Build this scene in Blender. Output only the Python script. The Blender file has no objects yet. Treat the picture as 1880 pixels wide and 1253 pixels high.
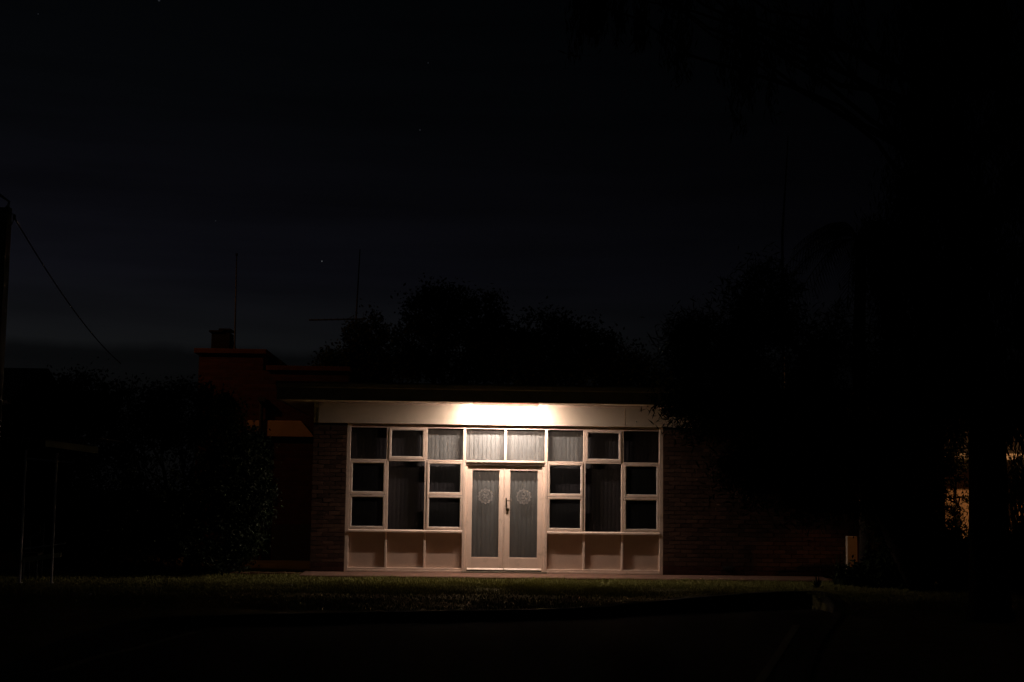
import bpy, math, random
import numpy as np
from mathutils import Vector, Matrix
random.seed(7); RNG = np.random.default_rng(7)
PI = math.pi
S = bpy.context.scene
COL = S.collection

# ------------------------------------------------------------ camera
YAW, PITCH, ROLL = math.radians(2.13), math.radians(6.14), math.radians(0.70)
CAM = Vector((-0.982, -29.268, 1.602)); FPX = 2611.0
fw = Vector((math.sin(YAW)*math.cos(PITCH), math.cos(YAW)*math.cos(PITCH), math.sin(PITCH)))
r0 = Vector((math.cos(YAW), -math.sin(YAW), 0)); u0 = r0.cross(fw)
rt = math.cos(ROLL)*r0 + math.sin(ROLL)*u0; up = -math.sin(ROLL)*r0 + math.cos(ROLL)*u0
cd = bpy.data.cameras.new('camera'); cam = bpy.data.objects.new('camera', cd); COL.objects.link(cam)
m = Matrix((rt, up, -fw)).transposed().to_4x4(); m.translation = CAM; cam.matrix_world = m
cd.sensor_width = 36; cd.lens = FPX/1880*36; cd.clip_start = .1; cd.clip_end = 6000
S.camera = cam
S.view_settings.view_transform = 'Standard'; S.view_settings.look = 'None'
S.view_settings.gamma = 1; S.view_settings.exposure = 0

def ray(px, py): return fw + rt*((px-940)/FPX) + up*((626.5-py)/FPX)
def at(px, py, Y):          # point of the world plane y=Y seen at a photo pixel
    d = ray(px, py); return CAM + d*((Y-CAM.y)/d.y)
def atz(px, py, Z):
    d = ray(px, py); return CAM + d*((Z-CAM.z)/d.z)

# ------------------------------------------------------------ world: late dusk sky
w = bpy.data.worlds.new('World'); S.world = w; w.use_nodes = True
nt = w.node_tree; N = nt.nodes; L = nt.links; N.clear()
def nd(t, **k):
    n = N.new(t)
    for a, b in k.items(): setattr(n, a, b)
    return n
out = nd('ShaderNodeOutputWorld'); bg = nd('ShaderNodeBackground'); tc = nd('ShaderNodeTexCoord'); sx = nd('ShaderNodeSeparateXYZ')
L.new(tc.outputs['Generated'], sx.inputs[0])
ramp = nd('ShaderNodeValToRGB'); cr = ramp.color_ramp
SKY = [(0.0, (.0062, .0062, .0064)), (.10, (.0056, .0060, .0067)), (.15, (.0039, .0040, .0060)), (.20, (.0026, .0026, .0039)),
       (.27, (.0014, .0017, .0023)), (.34, (.0009, .0012, .0016)), (1.0, (.0006, .0009, .0012))]
cr.elements[0].position = 0; cr.elements[0].color = SKY[0][1] + (1,)
cr.elements[1].position = 1; cr.elements[1].color = SKY[-1][1] + (1,)
for p, c in SKY[1:-1]:
    e = cr.elements.new(p); e.color = c + (1,)
L.new(sx.outputs['Z'], ramp.inputs[0])
def wmath(op, a, b=None):
    n = nd('ShaderNodeMath', operation=op)
    for i, v in enumerate((a, b)):
        if v is None: continue
        if isinstance(v, (int, float)): n.inputs[i].default_value = v
        else: L.new(v, n.inputs[i])
    return n.outputs[0]
# the afterglow sits to the left: brightness falls towards the right
az = nd('ShaderNodeMapRange'); L.new(sx.outputs['X'], az.inputs[0])
az.inputs[1].default_value = -.33; az.inputs[2].default_value = .38; az.inputs[3].default_value = 1.12; az.inputs[4].default_value = .18
# streaky thin clouds
mp = nd('ShaderNodeMapping'); mp.inputs['Scale'].default_value = (2.2, 2.2, 26); L.new(tc.outputs['Generated'], mp.inputs[0])
nz = nd('ShaderNodeTexNoise'); nz.inputs['Scale'].default_value = 1.6; nz.inputs['Detail'].default_value = 5; L.new(mp.outputs[0], nz.inputs[0])
cl = nd('ShaderNodeMapRange'); L.new(nz.outputs[0], cl.inputs[0]); cl.inputs[1].default_value = .45; cl.inputs[2].default_value = .72
cl.inputs[3].default_value = 1.0; cl.inputs[4].default_value = .72
# a low cloud bank with a ragged top near the horizon
nz2 = nd('ShaderNodeTexNoise'); nz2.inputs['Scale'].default_value = 34; nz2.inputs['Detail'].default_value = 6
mp2 = nd('ShaderNodeMapping'); mp2.inputs['Scale'].default_value = (1, 1, .5); L.new(tc.outputs['Generated'], mp2.inputs[0]); L.new(mp2.outputs[0], nz2.inputs[0])
bank = nd('ShaderNodeMapRange'); L.new(wmath('ADD', sx.outputs['Z'], wmath('MULTIPLY', wmath('SUBTRACT', nz2.outputs[0], .5), .010)), bank.inputs[0])
bank.inputs[1].default_value = .093; bank.inputs[2].default_value = .1005; bank.inputs[3].default_value = .42; bank.inputs[4].default_value = 1
mul = wmath('MULTIPLY', wmath('MULTIPLY', az.outputs[0], cl.outputs[0]), bank.outputs[0])
vm = nd('ShaderNodeVectorMath', operation='SCALE'); L.new(ramp.outputs[0], vm.inputs[0]); L.new(mul, vm.inputs['Scale'])
# plus the physical sky with the sun far below the horizon, a trace of blue
sky = nd('ShaderNodeTexSky', sky_type='NISHITA', sun_disc=False)
sky.sun_elevation = math.radians(-5); sky.sun_rotation = math.radians(-40)
vs = nd('ShaderNodeVectorMath', operation='SCALE'); L.new(sky.outputs[0], vs.inputs[0]); vs.inputs['Scale'].default_value = .0004
va = nd('ShaderNodeVectorMath', operation='ADD'); L.new(vm.outputs[0], va.inputs[0]); L.new(vs.outputs[0], va.inputs[1])
L.new(va.outputs[0], bg.inputs[0]); bg.inputs[1].default_value = 1.0; L.new(bg.outputs[0], out.inputs[0])

LAMP_E = 1130.0          # fluorescent diffuser strength
SODIUM_L = 300         # street lamp beyond the left edge, watts
SODIUM_R = 1300         # street lamp beyond the right edge

# ------------------------------------------------------------ helpers
def tag(o, label=None, cat=None, group=None, kind=None):
    if label: o['label'] = label
    if cat: o['category'] = cat
    if group: o['group'] = group
    if kind: o['kind'] = kind
    return o
def empty(name, loc, label, cat, group=None):
    o = bpy.data.objects.new(name, None); COL.objects.link(o); o.location = loc; o.empty_display_size = .3
    return tag(o, label, cat, group)

class MB:
    def __init__(s): s.v = []; s.f = []
    def add(s, vs, fs):
        n = len(s.v); s.v += [tuple(p) for p in vs]; s.f += [tuple(i+n for i in f) for f in fs]; return s
    def box(s, x0, x1, y0, y1, z0, z1):
        vs = [(x, y, z) for z in (z0, z1) for y in (y0, y1) for x in (x0, x1)]
        return s.add(vs, [(0,2,3,1), (4,5,7,6), (0,1,5,4), (2,6,7,3), (0,4,6,2), (1,3,7,5)])
    def tube(s, pts, r, n=8, cap=True):
        pts = [Vector(p) for p in pts]; rs = r if isinstance(r, (list, tuple)) else [r]*len(pts)
        vs = []; fs = []
        for i, p in enumerate(pts):
            d = (pts[min(i+1, len(pts)-1)] - pts[max(i-1, 0)]).normalized()
            a = d.cross(Vector((0, 0, 1)) if abs(d.z) < .9 else Vector((0, 1, 0))).normalized(); b = d.cross(a)
            for k in range(n):
                t = 2*PI*k/n; vs.append(p + (a*math.cos(t) + b*math.sin(t))*rs[i])
        for i in range(len(pts)-1):
            for k in range(n):
                k2 = (k+1) % n; fs.append((i*n+k, i*n+k2, (i+1)*n+k2, (i+1)*n+k))
        if cap:
            fs.append(tuple(range(n-1, -1, -1))); fs.append(tuple((len(pts)-1)*n+k for k in range(n)))
        return s.add(vs, fs)
    def prism(s, prof, y0, y1):      # outline in xz pushed along y
        n = len(prof); vs = [(x, y0, z) for x, z in prof] + [(x, y1, z) for x, z in prof]
        fs = [tuple(range(n)), tuple(range(2*n-1, n-1, -1))] + [(i, n+i, n+(i+1) % n, (i+1) % n) for i in range(n)]
        return s.add(vs, fs)
    def profx(s, prof, x0, x1):      # outline in yz pushed along x
        n = len(prof); vs = [(x0, y, z) for y, z in prof] + [(x1, y, z) for y, z in prof]
        fs = [tuple(range(n)), tuple(range(2*n-1, n-1, -1))] + [(i, n+i, n+(i+1) % n, (i+1) % n) for i in range(n)]
        return s.add(vs, fs)
    def build(s, name, mat, parent=None, bevel=0, smooth=False):
        me = bpy.data.meshes.new(name); me.from_pydata(s.v, [], s.f)
        import bmesh
        bm = bmesh.new(); bm.from_mesh(me); bmesh.ops.recalc_face_normals(bm, faces=bm.faces); bm.to_mesh(me); bm.free()
        if mat: me.materials.append(mat)
        if smooth:
            for p in me.polygons: p.use_smooth = True
        o = bpy.data.objects.new(name, me); COL.objects.link(o)
        if parent:
            o.parent = parent; o.matrix_parent_inverse = Matrix.Identity(4)
            loc = Vector((0, 0, 0)); q = parent
            while q: loc += q.location; q = q.parent
            me.transform(Matrix.Translation(-loc))
        if bevel:
            b = o.modifiers.new('bevel', 'BEVEL'); b.width = bevel; b.segments = 2; b.limit_method = 'ANGLE'
        return o
def pivot(o):                       # top-level meshes: origin to the base of the shape
    me = o.data; co = np.empty(len(me.vertices)*3); me.vertices.foreach_get('co', co); co = co.reshape(-1, 3)
    c = Vector(((co[:,0].min()+co[:,0].max())/2, (co[:,1].min()+co[:,1].max())/2, co[:,2].min()))
    me.transform(Matrix.Translation(-c)); o.location = c; return o

# ------------------------------------------------------------ materials
def mat(name, base, rough=.7, spec=.3, metal=0, noise=None, bump=0, bscale=20, island=0, emit=None, coat=0, dirt=None):
    """noise=(scale, amount): the colour wanders by that amount; island: colour change per brick or leaf;
    dirt=(colour, threshold, scale): patches of grime with a shape of their own"""
    m = bpy.data.materials.new(name); m.use_nodes = True; t = m.node_tree; n = t.nodes; l = t.links
    b = n['Principled BSDF']; b.inputs['Roughness'].default_value = rough; b.inputs['Specular IOR Level'].default_value = spec
    b.inputs['Metallic'].default_value = metal
    tcn = n.new('ShaderNodeTexCoord'); cur = None
    rgb = n.new('ShaderNodeRGB'); rgb.outputs[0].default_value = tuple(base) + (1,); cur = rgb.outputs[0]
    def scale_by(fac):
        nonlocal cur
        v = n.new('ShaderNodeVectorMath'); v.operation = 'SCALE'; l.new(cur, v.inputs[0]); l.new(fac, v.inputs['Scale']); cur = v.outputs[0]
    if noise:
        z = n.new('ShaderNodeTexNoise'); z.inputs['Scale'].default_value = noise[0]; z.inputs['Detail'].default_value = 8
        z.inputs['Roughness'].default_value = .65
        l.new(tcn.outputs['Object'], z.inputs[0]); r = n.new('ShaderNodeMapRange'); l.new(z.outputs[0], r.inputs[0])
        r.inputs[1].default_value = .3; r.inputs[2].default_value = .7; r.inputs[3].default_value = 1-noise[1]; r.inputs[4].default_value = 1+noise[1]
        scale_by(r.outputs[0])
    if island:
        g = n.new('ShaderNodeNewGeometry'); r = n.new('ShaderNodeMapRange'); l.new(g.outputs['Random Per Island'], r.inputs[0])
        r.inputs[3].default_value = 1-island; r.inputs[4].default_value = 1+island; scale_by(r.outputs[0])
    if dirt:
        z = n.new('ShaderNodeTexNoise'); z.inputs['Scale'].default_value = dirt[2]; z.inputs['Detail'].default_value = 9
        z.inputs['Roughness'].default_value = .7; l.new(tcn.outputs['Object'], z.inputs[0])
        r = n.new('ShaderNodeMapRange'); l.new(z.outputs[0], r.inputs[0]); r.inputs[1].default_value = dirt[1]; r.inputs[2].default_value = dirt[1]+.16
        r.inputs[4].default_value = .55
        mx = n.new('ShaderNodeMix'); mx.data_type = 'RGBA'; l.new(r.outputs[0], mx.inputs[0]); l.new(cur, mx.inputs[6]); mx.inputs[7].default_value = tuple(dirt[0])+(1,)
        cur = mx.outputs[2]
    l.new(cur, b.inputs['Base Color'])
    if bump:
        z = n.new('ShaderNodeTexNoise'); z.inputs['Scale'].default_value = bscale; z.inputs['Detail'].default_value = 6
        l.new(tcn.outputs['Object'], z.inputs[0]); q = n.new('ShaderNodeBump'); q.inputs['Distance'].default_value = bump
        l.new(z.outputs[0], q.inputs['Height']); l.new(q.outputs[0], b.inputs['Normal'])
    if emit:
        b.inputs['Emission Color'].default_value = tuple(emit[0]) + (1,); b.inputs['Emission Strength'].default_value = emit[1]
    return m

M = {}
M['paint'] = mat('cream_gloss_paint', (.76, .595, .483), .42, .4, noise=(3.5, .07), bump=.0012, bscale=60, dirt=((.34, .25, .17), .56, 3.1))
M['bead'] = mat('pale_metal_bead', (.80, .74, .68), .4, .4, noise=(9, .06))
M['panel'] = mat('cream_sheet_paint', (.47, .345, .27), .6, .3, noise=(2.2, .07), bump=.0015, bscale=30, dirt=((.30, .22, .15), .60, 3.4))
M['header'] = mat('white_cement_sheet', (.62, .52, .41), .6, .3, noise=(1.6, .06), bump=.001, bscale=40, dirt=((.40, .31, .22), .62, 2.0))
M['brick'] = mat('red_brown_brick', (.082, .045, .031), .85, .2, noise=(25, .18), island=.38, bump=.003, bscale=90)
M['mortar'] = mat('grey_mortar', (.06, .045, .035), .95, .1, noise=(18, .15), bump=.002, bscale=120)
M['plinth'] = mat('dark_plinth_brick', (.055, .022, .016), .85, .2, noise=(20, .2), island=.25, bump=.003, bscale=90)
M['fascia'] = mat('brown_fascia_paint', (.20, .17, .12), .7, .2, noise=(4, .2))
M['roof'] = mat('weathered_roof_sheet', (.05, .05, .048), .6, .3, noise=(3, .2))
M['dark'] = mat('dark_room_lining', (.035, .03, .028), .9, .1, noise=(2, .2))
M['metal'] = mat('bronze_door_hardware', (.10, .075, .05), .35, .5, metal=.8, noise=(30, .2))
M['brass'] = mat('aged_brass', (.28, .20, .10), .35, .5, metal=1, noise=(40, .2))
M['steel'] = mat('galvanised_steel', (.22, .22, .22), .5, .4, metal=.6, noise=(12, .2))
M['greysteel'] = mat('painted_grey_steel', (.62, .62, .60), .55, .4, noise=(9, .15))
M['darksteel'] = mat('dull_dark_steel', (.05, .05, .05), .6, .3, noise=(9, .2))
M['slab'] = mat('pink_concrete_path', (.17, .095, .066), .85, .2, noise=(2.5, .16), bump=.004, bscale=50, dirt=((.14, .09, .06), .56, 2.2))
M['asphalt'] = mat('old_asphalt', (.022, .021, .020), 1, .04, noise=(6, .25), bump=.006, bscale=80)
M['soil'] = mat('lawn_soil', (.12, .105, .045), .95, .05, noise=(1.6, .35), bump=.02, bscale=25)
M['grass'] = mat('lawn_grass', (.24, .23, .08), .9, .05, island=.2)
M['kerb'] = mat('kerb_concrete', (.045, .043, .036), 1, .04, noise=(5, .2), bump=.004, bscale=60)
M['line'] = mat('worn_road_paint', (.11, .10, .07), .8, .2, noise=(9, .35))
M['leaf'] = mat('dark_tree_leaf', (.022, .030, .012), .8, .08, island=.5)
M['shrubleaf'] = mat('glossy_shrub_leaf', (.020, .029, .013), .6, .14, island=.55)
M['gumleaf'] = mat('gum_leaf', (.020, .027, .015), .8, .08, island=.4)
M['bark'] = mat('tree_bark', (.035, .027, .020), .95, .1, noise=(6, .35), bump=.02, bscale=14)
M['concrete'] = mat('pole_concrete', (.16, .15, .14), .9, .2, noise=(5, .2), bump=.004, bscale=60)
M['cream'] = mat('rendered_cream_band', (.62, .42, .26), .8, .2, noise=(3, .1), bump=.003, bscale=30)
M['render'] = mat('rendered_house_wall', (.55, .42, .30), .85, .2, noise=(3, .12), bump=.004, bscale=30)
M['whitegutter'] = mat('white_gutter_paint', (.75, .72, .68), .5, .4, noise=(5, .08))
M['timber'] = mat('greenish_timber', (.62, .60, .38), .8, .2, noise=(8, .2))
M['coping'] = mat('weathered_coping', (.13, .06, .035), .9, .1, noise=(6, .25), bump=.004, bscale=40)
M['chimneyblack'] = mat('black_chimney', (.018, .015, .013), .95, .1, noise=(6, .25))  # near-black chimney colour
M['rust'] = mat('edging_brick', (.24, .12, .07), .9, .2, noise=(14, .25), island=.4, bump=.004, bscale=60)
M['white'] = mat('litter_white', (.7, .72, .75), .7, .2, noise=(20, .1))
m0 = mat('opal_front_shade', (.8, .72, .66), .5, .3, noise=(20, .04)); t0 = m0.node_tree; tl = t0.nodes.new('ShaderNodeBsdfTranslucent'); tl.inputs[0].default_value = (.8, .62, .56, 1)
mx0 = t0.nodes.new('ShaderNodeMixShader'); mx0.inputs[0].default_value = .5; t0.links.new(t0.nodes['Principled BSDF'].outputs[0], mx0.inputs[1]); t0.links.new(tl.outputs[0], mx0.inputs[2])
t0.links.new(mx0.outputs[0], t0.nodes['Material Output'].inputs[0]); M['opal'] = m0
M['housing'] = mat('lamp_housing', (.72, .58, .54), .5, .3, noise=(20, .05))

def wall_brick_mat(name, c1, c2, cm):
    m = bpy.data.materials.new(name); m.use_nodes = True; t = m.node_tree; n = t.nodes; l = t.links; b = n['Principled BSDF']
    b.inputs['Roughness'].default_value = .88; b.inputs['Specular IOR Level'].default_value = .15
    tcn = n.new('ShaderNodeTexCoord'); sp = n.new('ShaderNodeSeparateXYZ'); l.new(tcn.outputs['Object'], sp.inputs[0])
    ad = n.new('ShaderNodeMath'); ad.operation = 'ADD'; l.new(sp.outputs[0], ad.inputs[0]); l.new(sp.outputs[1], ad.inputs[1])
    cb = n.new('ShaderNodeCombineXYZ'); l.new(ad.outputs[0], cb.inputs[0]); l.new(sp.outputs[2], cb.inputs[1])
    br = n.new('ShaderNodeTexBrick'); l.new(cb.outputs[0], br.inputs['Vector'])
    br.inputs['Scale'].default_value = 1; br.inputs['Brick Width'].default_value = .24; br.inputs['Row Height'].default_value = .086
    br.inputs['Mortar Size'].default_value = .01; br.inputs['Color1'].default_value = c1+(1,); br.inputs['Color2'].default_value = c2+(1,); br.inputs['Mortar'].default_value = cm+(1,)
    z = n.new('ShaderNodeTexNoise'); z.inputs['Scale'].default_value = 5; z.inputs['Detail'].default_value = 8; l.new(tcn.outputs['Object'], z.inputs[0])
    r = n.new('ShaderNodeMapRange'); l.new(z.outputs[0], r.inputs[0]); r.inputs[3].default_value = .6; r.inputs[4].default_value = 1.4
    v = n.new('ShaderNodeVectorMath'); v.operation = 'SCALE'; l.new(br.outputs[0], v.inputs[0]); l.new(r.outputs[0], v.inputs['Scale']); l.new(v.outputs[0], b.inputs['Base Color'])
    q = n.new('ShaderNodeBump'); q.inputs['Distance'].default_value = .008; q.invert = True; l.new(br.outputs['Fac'], q.inputs['Height']); l.new(q.outputs[0], b.inputs['Normal'])
    return m
M['brickwall'] = wall_brick_mat('far_brickwork', (.105, .042, .03), (.07, .030, .022), (.085, .05, .038))

def glass_mat(name, tint, screen=0.0, milky=0.0):
    m = bpy.data.materials.new(name); m.use_nodes = True; t = m.node_tree; n = t.nodes; l = t.links; n.clear()
    o = n.new('ShaderNodeOutputMaterial'); tr = n.new('ShaderNodeBsdfTransparent'); tr.inputs[0].default_value = tint+(1,)
    gl = n.new('ShaderNodeBsdfGlossy'); gl.inputs['Roughness'].default_value = .03; fr = n.new('ShaderNodeFresnel'); fr.inputs[0].default_value = 1.5
    ge = n.new('ShaderNodeNewGeometry'); ir = n.new('ShaderNodeMapRange'); l.new(ge.outputs['Backfacing'], ir.inputs[0]); ir.inputs[3].default_value = 1.5; ir.inputs[4].default_value = 1/1.5; l.new(ir.outputs[0], fr.inputs[0])
    mx = n.new('ShaderNodeMixShader'); l.new(fr.outputs[0], mx.inputs[0]); l.new(tr.outputs[0], mx.inputs[1]); l.new(gl.outputs[0], mx.inputs[2])
    cur = mx.outputs[0]
    for amount, colour in ((screen, (.02, .02, .02)), (milky, (.55, .5, .46))):
        if amount:
            df = n.new('ShaderNodeBsdfDiffuse'); df.inputs[0].default_value = colour+(1,); m2 = n.new('ShaderNodeMixShader')
            z = n.new('ShaderNodeTexNoise'); z.inputs['Scale'].default_value = 6; z.inputs['Detail'].default_value = 6
            r = n.new('ShaderNodeMapRange'); l.new(z.outputs[0], r.inputs[0]); r.inputs[3].default_value = amount*.7; r.inputs[4].default_value = amount*1.3
            l.new(r.outputs[0], m2.inputs[0]); l.new(cur, m2.inputs[1]); l.new(df.outputs[0], m2.inputs[2]); cur = m2.outputs[0]
    l.new(cur, o.inputs[0]); return m
M['glass'] = glass_mat('window_glass', (.90, .93, .92), milky=.02)
M['screen'] = glass_mat('glass_behind_insect_screen', (.55, .56, .56), screen=.45)
M['falloffglass'] = glass_mat('side_glass_light_falloff', (.66, .66, .67), milky=.012)  # darker copy of the pane glass, lamp falloff put into its colour
M['lightscreen'] = glass_mat('glass_behind_thin_screen', (.74, .74, .75), screen=.22)
M['doorglass'] = glass_mat('dusty_door_glass', (.85, .88, .87), milky=.05)
M['etched'] = glass_mat('etched_glass', (.9, .9, .9), milky=.21)

def blind_mat():
    m = bpy.data.materials.new('vertical_blind_fabric'); m.use_nodes = True; t = m.node_tree; n = t.nodes; l = t.links; b = n['Principled BSDF']
    b.inputs['Roughness'].default_value = .9; b.inputs['Specular IOR Level'].default_value = .1
    tcn = n.new('ShaderNodeTexCoord'); mp = n.new('ShaderNodeMapping'); mp.inputs['Scale'].default_value = (30, 30, 1.2); l.new(tcn.outputs['Object'], mp.inputs[0])
    z = n.new('ShaderNodeTexNoise'); z.inputs['Scale'].default_value = 2; z.inputs['Detail'].default_value = 6; l.new(mp.outputs[0], z.inputs[0])
    g = n.new('ShaderNodeNewGeometry'); ad = n.new('ShaderNodeMath'); ad.operation = 'MULTIPLY_ADD'; l.new(g.outputs['Random Per Island'], ad.inputs[0]); ad.inputs[1].default_value = .6; l.new(z.outputs[0], ad.inputs[2])
    r = n.new('ShaderNodeValToRGB'); l.new(ad.outputs[0], r.inputs[0]); r.color_ramp.elements[0].position = .25; r.color_ramp.elements[1].position = 1
    r.color_ramp.elements[0].color = (.125, .115, .119, 1); r.color_ramp.elements[1].color = (.27, .245, .25, 1); l.new(r.outputs[0], b.inputs['Base Color'])
    return m
M['blind'] = blind_mat()

# ------------------------------------------------------------ the ground, kerb, car park
def gz(y):        # lawn profile: level by the hall, a short bank, then the kerb
    t = -y
    if t < 3.6: return -.075
    if t < 6.4:
        k = (t-3.6)/2.8; k = k*k*(3-2*k); return -.075 - .15*k
    return -.225
KERB_PX = [(-160, 1330), (60, 1205), (130, 1174), (200, 1152), (260, 1139), (320, 1132), (640, 1125), (1000, 1119), (1250, 1108), (1470, 1101), (1530, 1108), (1540, 1122), (1512, 1160), (1490, 1195), (1440, 1330)]
KB = [atz(px, py, -.20) for px, py in KERB_PX]
def smooth_path(P, n=6):
    R = []
    for i in range(len(P)-1):
        p0 = P[max(i-1, 0)]; p1 = P[i]; p2 = P[i+1]; p3 = P[min(i+2, len(P)-1)]
        for k in range(n):
            t = k/n; R.append(.5*((2*p1) + (p2-p0)*t + (2*p0-5*p1+4*p2-p3)*t*t + (3*p1-p0-3*p2+p3)*t**3))
    R.append(P[-1]); return R
KP = [Vector((p.x, p.y, 0)) for p in KB]
poly = np.array([(p.x, p.y) for p in KP] + [(KP[-1].x+.2, -60), (KP[0].x-.2, -60)])
def inside(X, Y):
    r = np.zeros(X.shape, bool); n = len(poly)
    for i in range(n):
        x1, y1 = poly[i]; x2, y2 = poly[(i+1) % n]
        c = ((y1 > Y) != (y2 > Y)) & (X < (x2-x1)*(Y-y1)/(y2-y1+1e-12)+x1); r ^= c
    return r
xs = np.concatenate([[-900, -300, -90, -40, -22], np.arange(-13, 11.01, .14), [16, 24, 40, 90, 300, 900]])
ys = np.concatenate([[-300, -120, -62], np.arange(-32, -2.99, .14), [-2, -1, 4, 12, 30, 80, 300, 1500, 3000]])
XX, YY = np.meshgrid(xs, ys)
ZZ = np.vectorize(gz)(YY); ZZ = ZZ + .018*np.sin(XX*1.7+YY*.9)*np.sin(YY*1.3) * ((YY < -1.8) & (np.abs(XX) < 14))
ZZ[inside(XX, YY)] = -.50
nx, ny = len(xs), len(ys)
verts = np.stack([XX.ravel(), YY.ravel(), ZZ.ravel()], 1)
I = np.arange(nx*ny).reshape(ny, nx)
quads = np.stack([I[:-1, :-1].ravel(), I[:-1, 1:].ravel(), I[1:, 1:].ravel(), I[1:, :-1].ravel()], 1)
def np_mesh(name, verts, faces, mat, parent=None, smooth=False):
    me = bpy.data.meshes.new(name); nv = len(verts); nf = len(faces); k = faces.shape[1]
    me.vertices.add(nv); me.vertices.foreach_set('co', np.ascontiguousarray(verts, dtype=np.float32).ravel())
    me.loops.add(nf*k); me.loops.foreach_set('vertex_index', np.ascontiguousarray(faces, dtype=np.int32).ravel())
    me.polygons.add(nf); me.polygons.foreach_set('loop_start', np.arange(0, nf*k, k, dtype=np.int32))
    me.update(calc_edges=True); me.materials.append(mat)
    if smooth: me.polygons.foreach_set('use_smooth', np.ones(nf, bool))
    o = bpy.data.objects.new(name, me); COL.objects.link(o)
    if parent:
        o.parent = parent; me.transform(Matrix.Translation(-parent.location))
    return o
tag(np_mesh('ground', verts, quads, M['soil'], smooth=True), kind='structure')
# car park surface trimmed to the kerb outline
a_ = MB(); n_ = len(poly); a_.add([(x, y, -.34) for x, y in poly], [tuple(range(n_))]); tag(a_.build('car_park', M['asphalt']), kind='structure')
def strip(path, w_, z0, z1, name, mt, broken=None):
    b = MB(); R = path
    vs = []
    for i, p in enumerate(R):
        d = (R[min(i+1, len(R)-1)]-R[max(i-1, 0)]); d.z = 0; d.normalize(); n = Vector((-d.y, d.x, 0))
        zz = gz(p.y)+.03 if z1 is None else z1
        for s_, z in ((-1, z0), (-1, zz), (1, zz), (1, z0)): q = p + n*s_*w_/2; vs.append((q.x, q.y, z))
    fs = []
    for i in range(len(R)-1):
        if broken and (i % broken[0]) >= broken[1]: continue
        for k in range(4): fs.append((i*4+k, i*4+(k+1) % 4, (i+1)*4+(k+1) % 4, (i+1)*4+k))
    b.add(vs, fs); return b.build(name, mt, bevel=0)
tag(strip(smooth_path(KP, 8), .17, -.45, None, 'kerb', M['kerb']), kind='structure')
tag(strip([atz(x, y, -.33) for x, y in [(360, 1160), (320, 1170), (250, 1190), (180, 1205), (100, 1231)]], .12, -.338, -.332, 'painted_bay_line', M['line']),
    'worn painted line slanting across the dark car park at left', 'road marking', kind='structure')
tag(strip([atz(x, y, -.33) for x, y in [(1462, 1148), (1448, 1170), (1430, 1200), (1402, 1240), (1370, 1290)]], .11, -.338, -.332, 'painted_bay_line', M['line'], ),
    'worn painted line on the dark car park near its right kerb', 'road marking', kind='structure')

# concrete apron path before the hall
fl = at(566, 1052, -.2)
ap = MB(); xl = -4.02
ap.profx([(-1.12, -.10), (-1.12, -.03), (-1.10, -.012), (-.0, 0.0), (-.0, -.10)], xl, at(1532, 1060, -1.1).x)
tag(ap.build('path', M['slab']), kind='structure')

# grass: short blades, one uncountable mass
def blades(n, x0, x1, y0, y1, hmin, hmax):
    x = RNG.uniform(x0, x1, n); y = RNG.uniform(y0, y1, n)
    keep = ~inside(x, y) & ~((y > -1.14) & (x > xl-.02)); x = x[keep]; y = y[keep]; n = len(x)
    # clumpy
    cl_ = np.sin(x*3.1+np.sin(y*2.3)*2)*np.sin(y*4.3+x) + RNG.normal(0, .5, n)
    h = RNG.uniform(hmin, hmax, n)*(1+.35*np.clip(cl_, -1, 1.5)); z = np.vectorize(gz)(y) - .005
    a = RNG.uniform(0, 2*PI, n); wd = RNG.uniform(.006, .013, n); lean = RNG.normal(0, .5, (n, 2))*h[:, None]
    b0 = np.stack([x-np.cos(a)*wd, y-np.sin(a)*wd, z], 1); b1 = np.stack([x+np.cos(a)*wd, y+np.sin(a)*wd, z], 1)
    tp = np.stack([x+lean[:, 0], y+lean[:, 1], z+h], 1)
    V_ = np.stack([b0, b1, tp], 1).reshape(-1, 3); return V_
GV = np.concatenate([blades(90000, -6, 6.5, -4.6, -1.1, .02, .055), blades(70000, -12, 9.5, -6.8, -1.1, .02, .06), blades(9000, -9, -4.0, -1.4, .4, .03, .08),
                     blades(2600, -4.0, 6.5, -1.24, -1.14, .035, .085)])
tag(np_mesh('grass', GV, np.arange(len(GV)).reshape(-1, 3), M['grass']), 'short patchy green lawn grass', 'grass', kind='stuff')

# ------------------------------------------------------------ the hall
BW, DW = .786, .84
def PX(i): return 0 if i == 0 else math.copysign(DW+(abs(i)-1)*BW, i)
ZT, ZS, ZH, ZE = 2.26, .83, 3.005, 3.412
XL, XR = at(573, 900, 0).x, at(1733, 900, 0).x
HD = 4.6
hall = empty('community_hall', (0, 2.3, 0), 'low brick hall with a cream window wall and double glass doors', 'hall')
def part(mb, name, m_, bevel=0, parent=None, smooth=False): return mb.build(name, m_, parent or hall, bevel, smooth)

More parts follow.
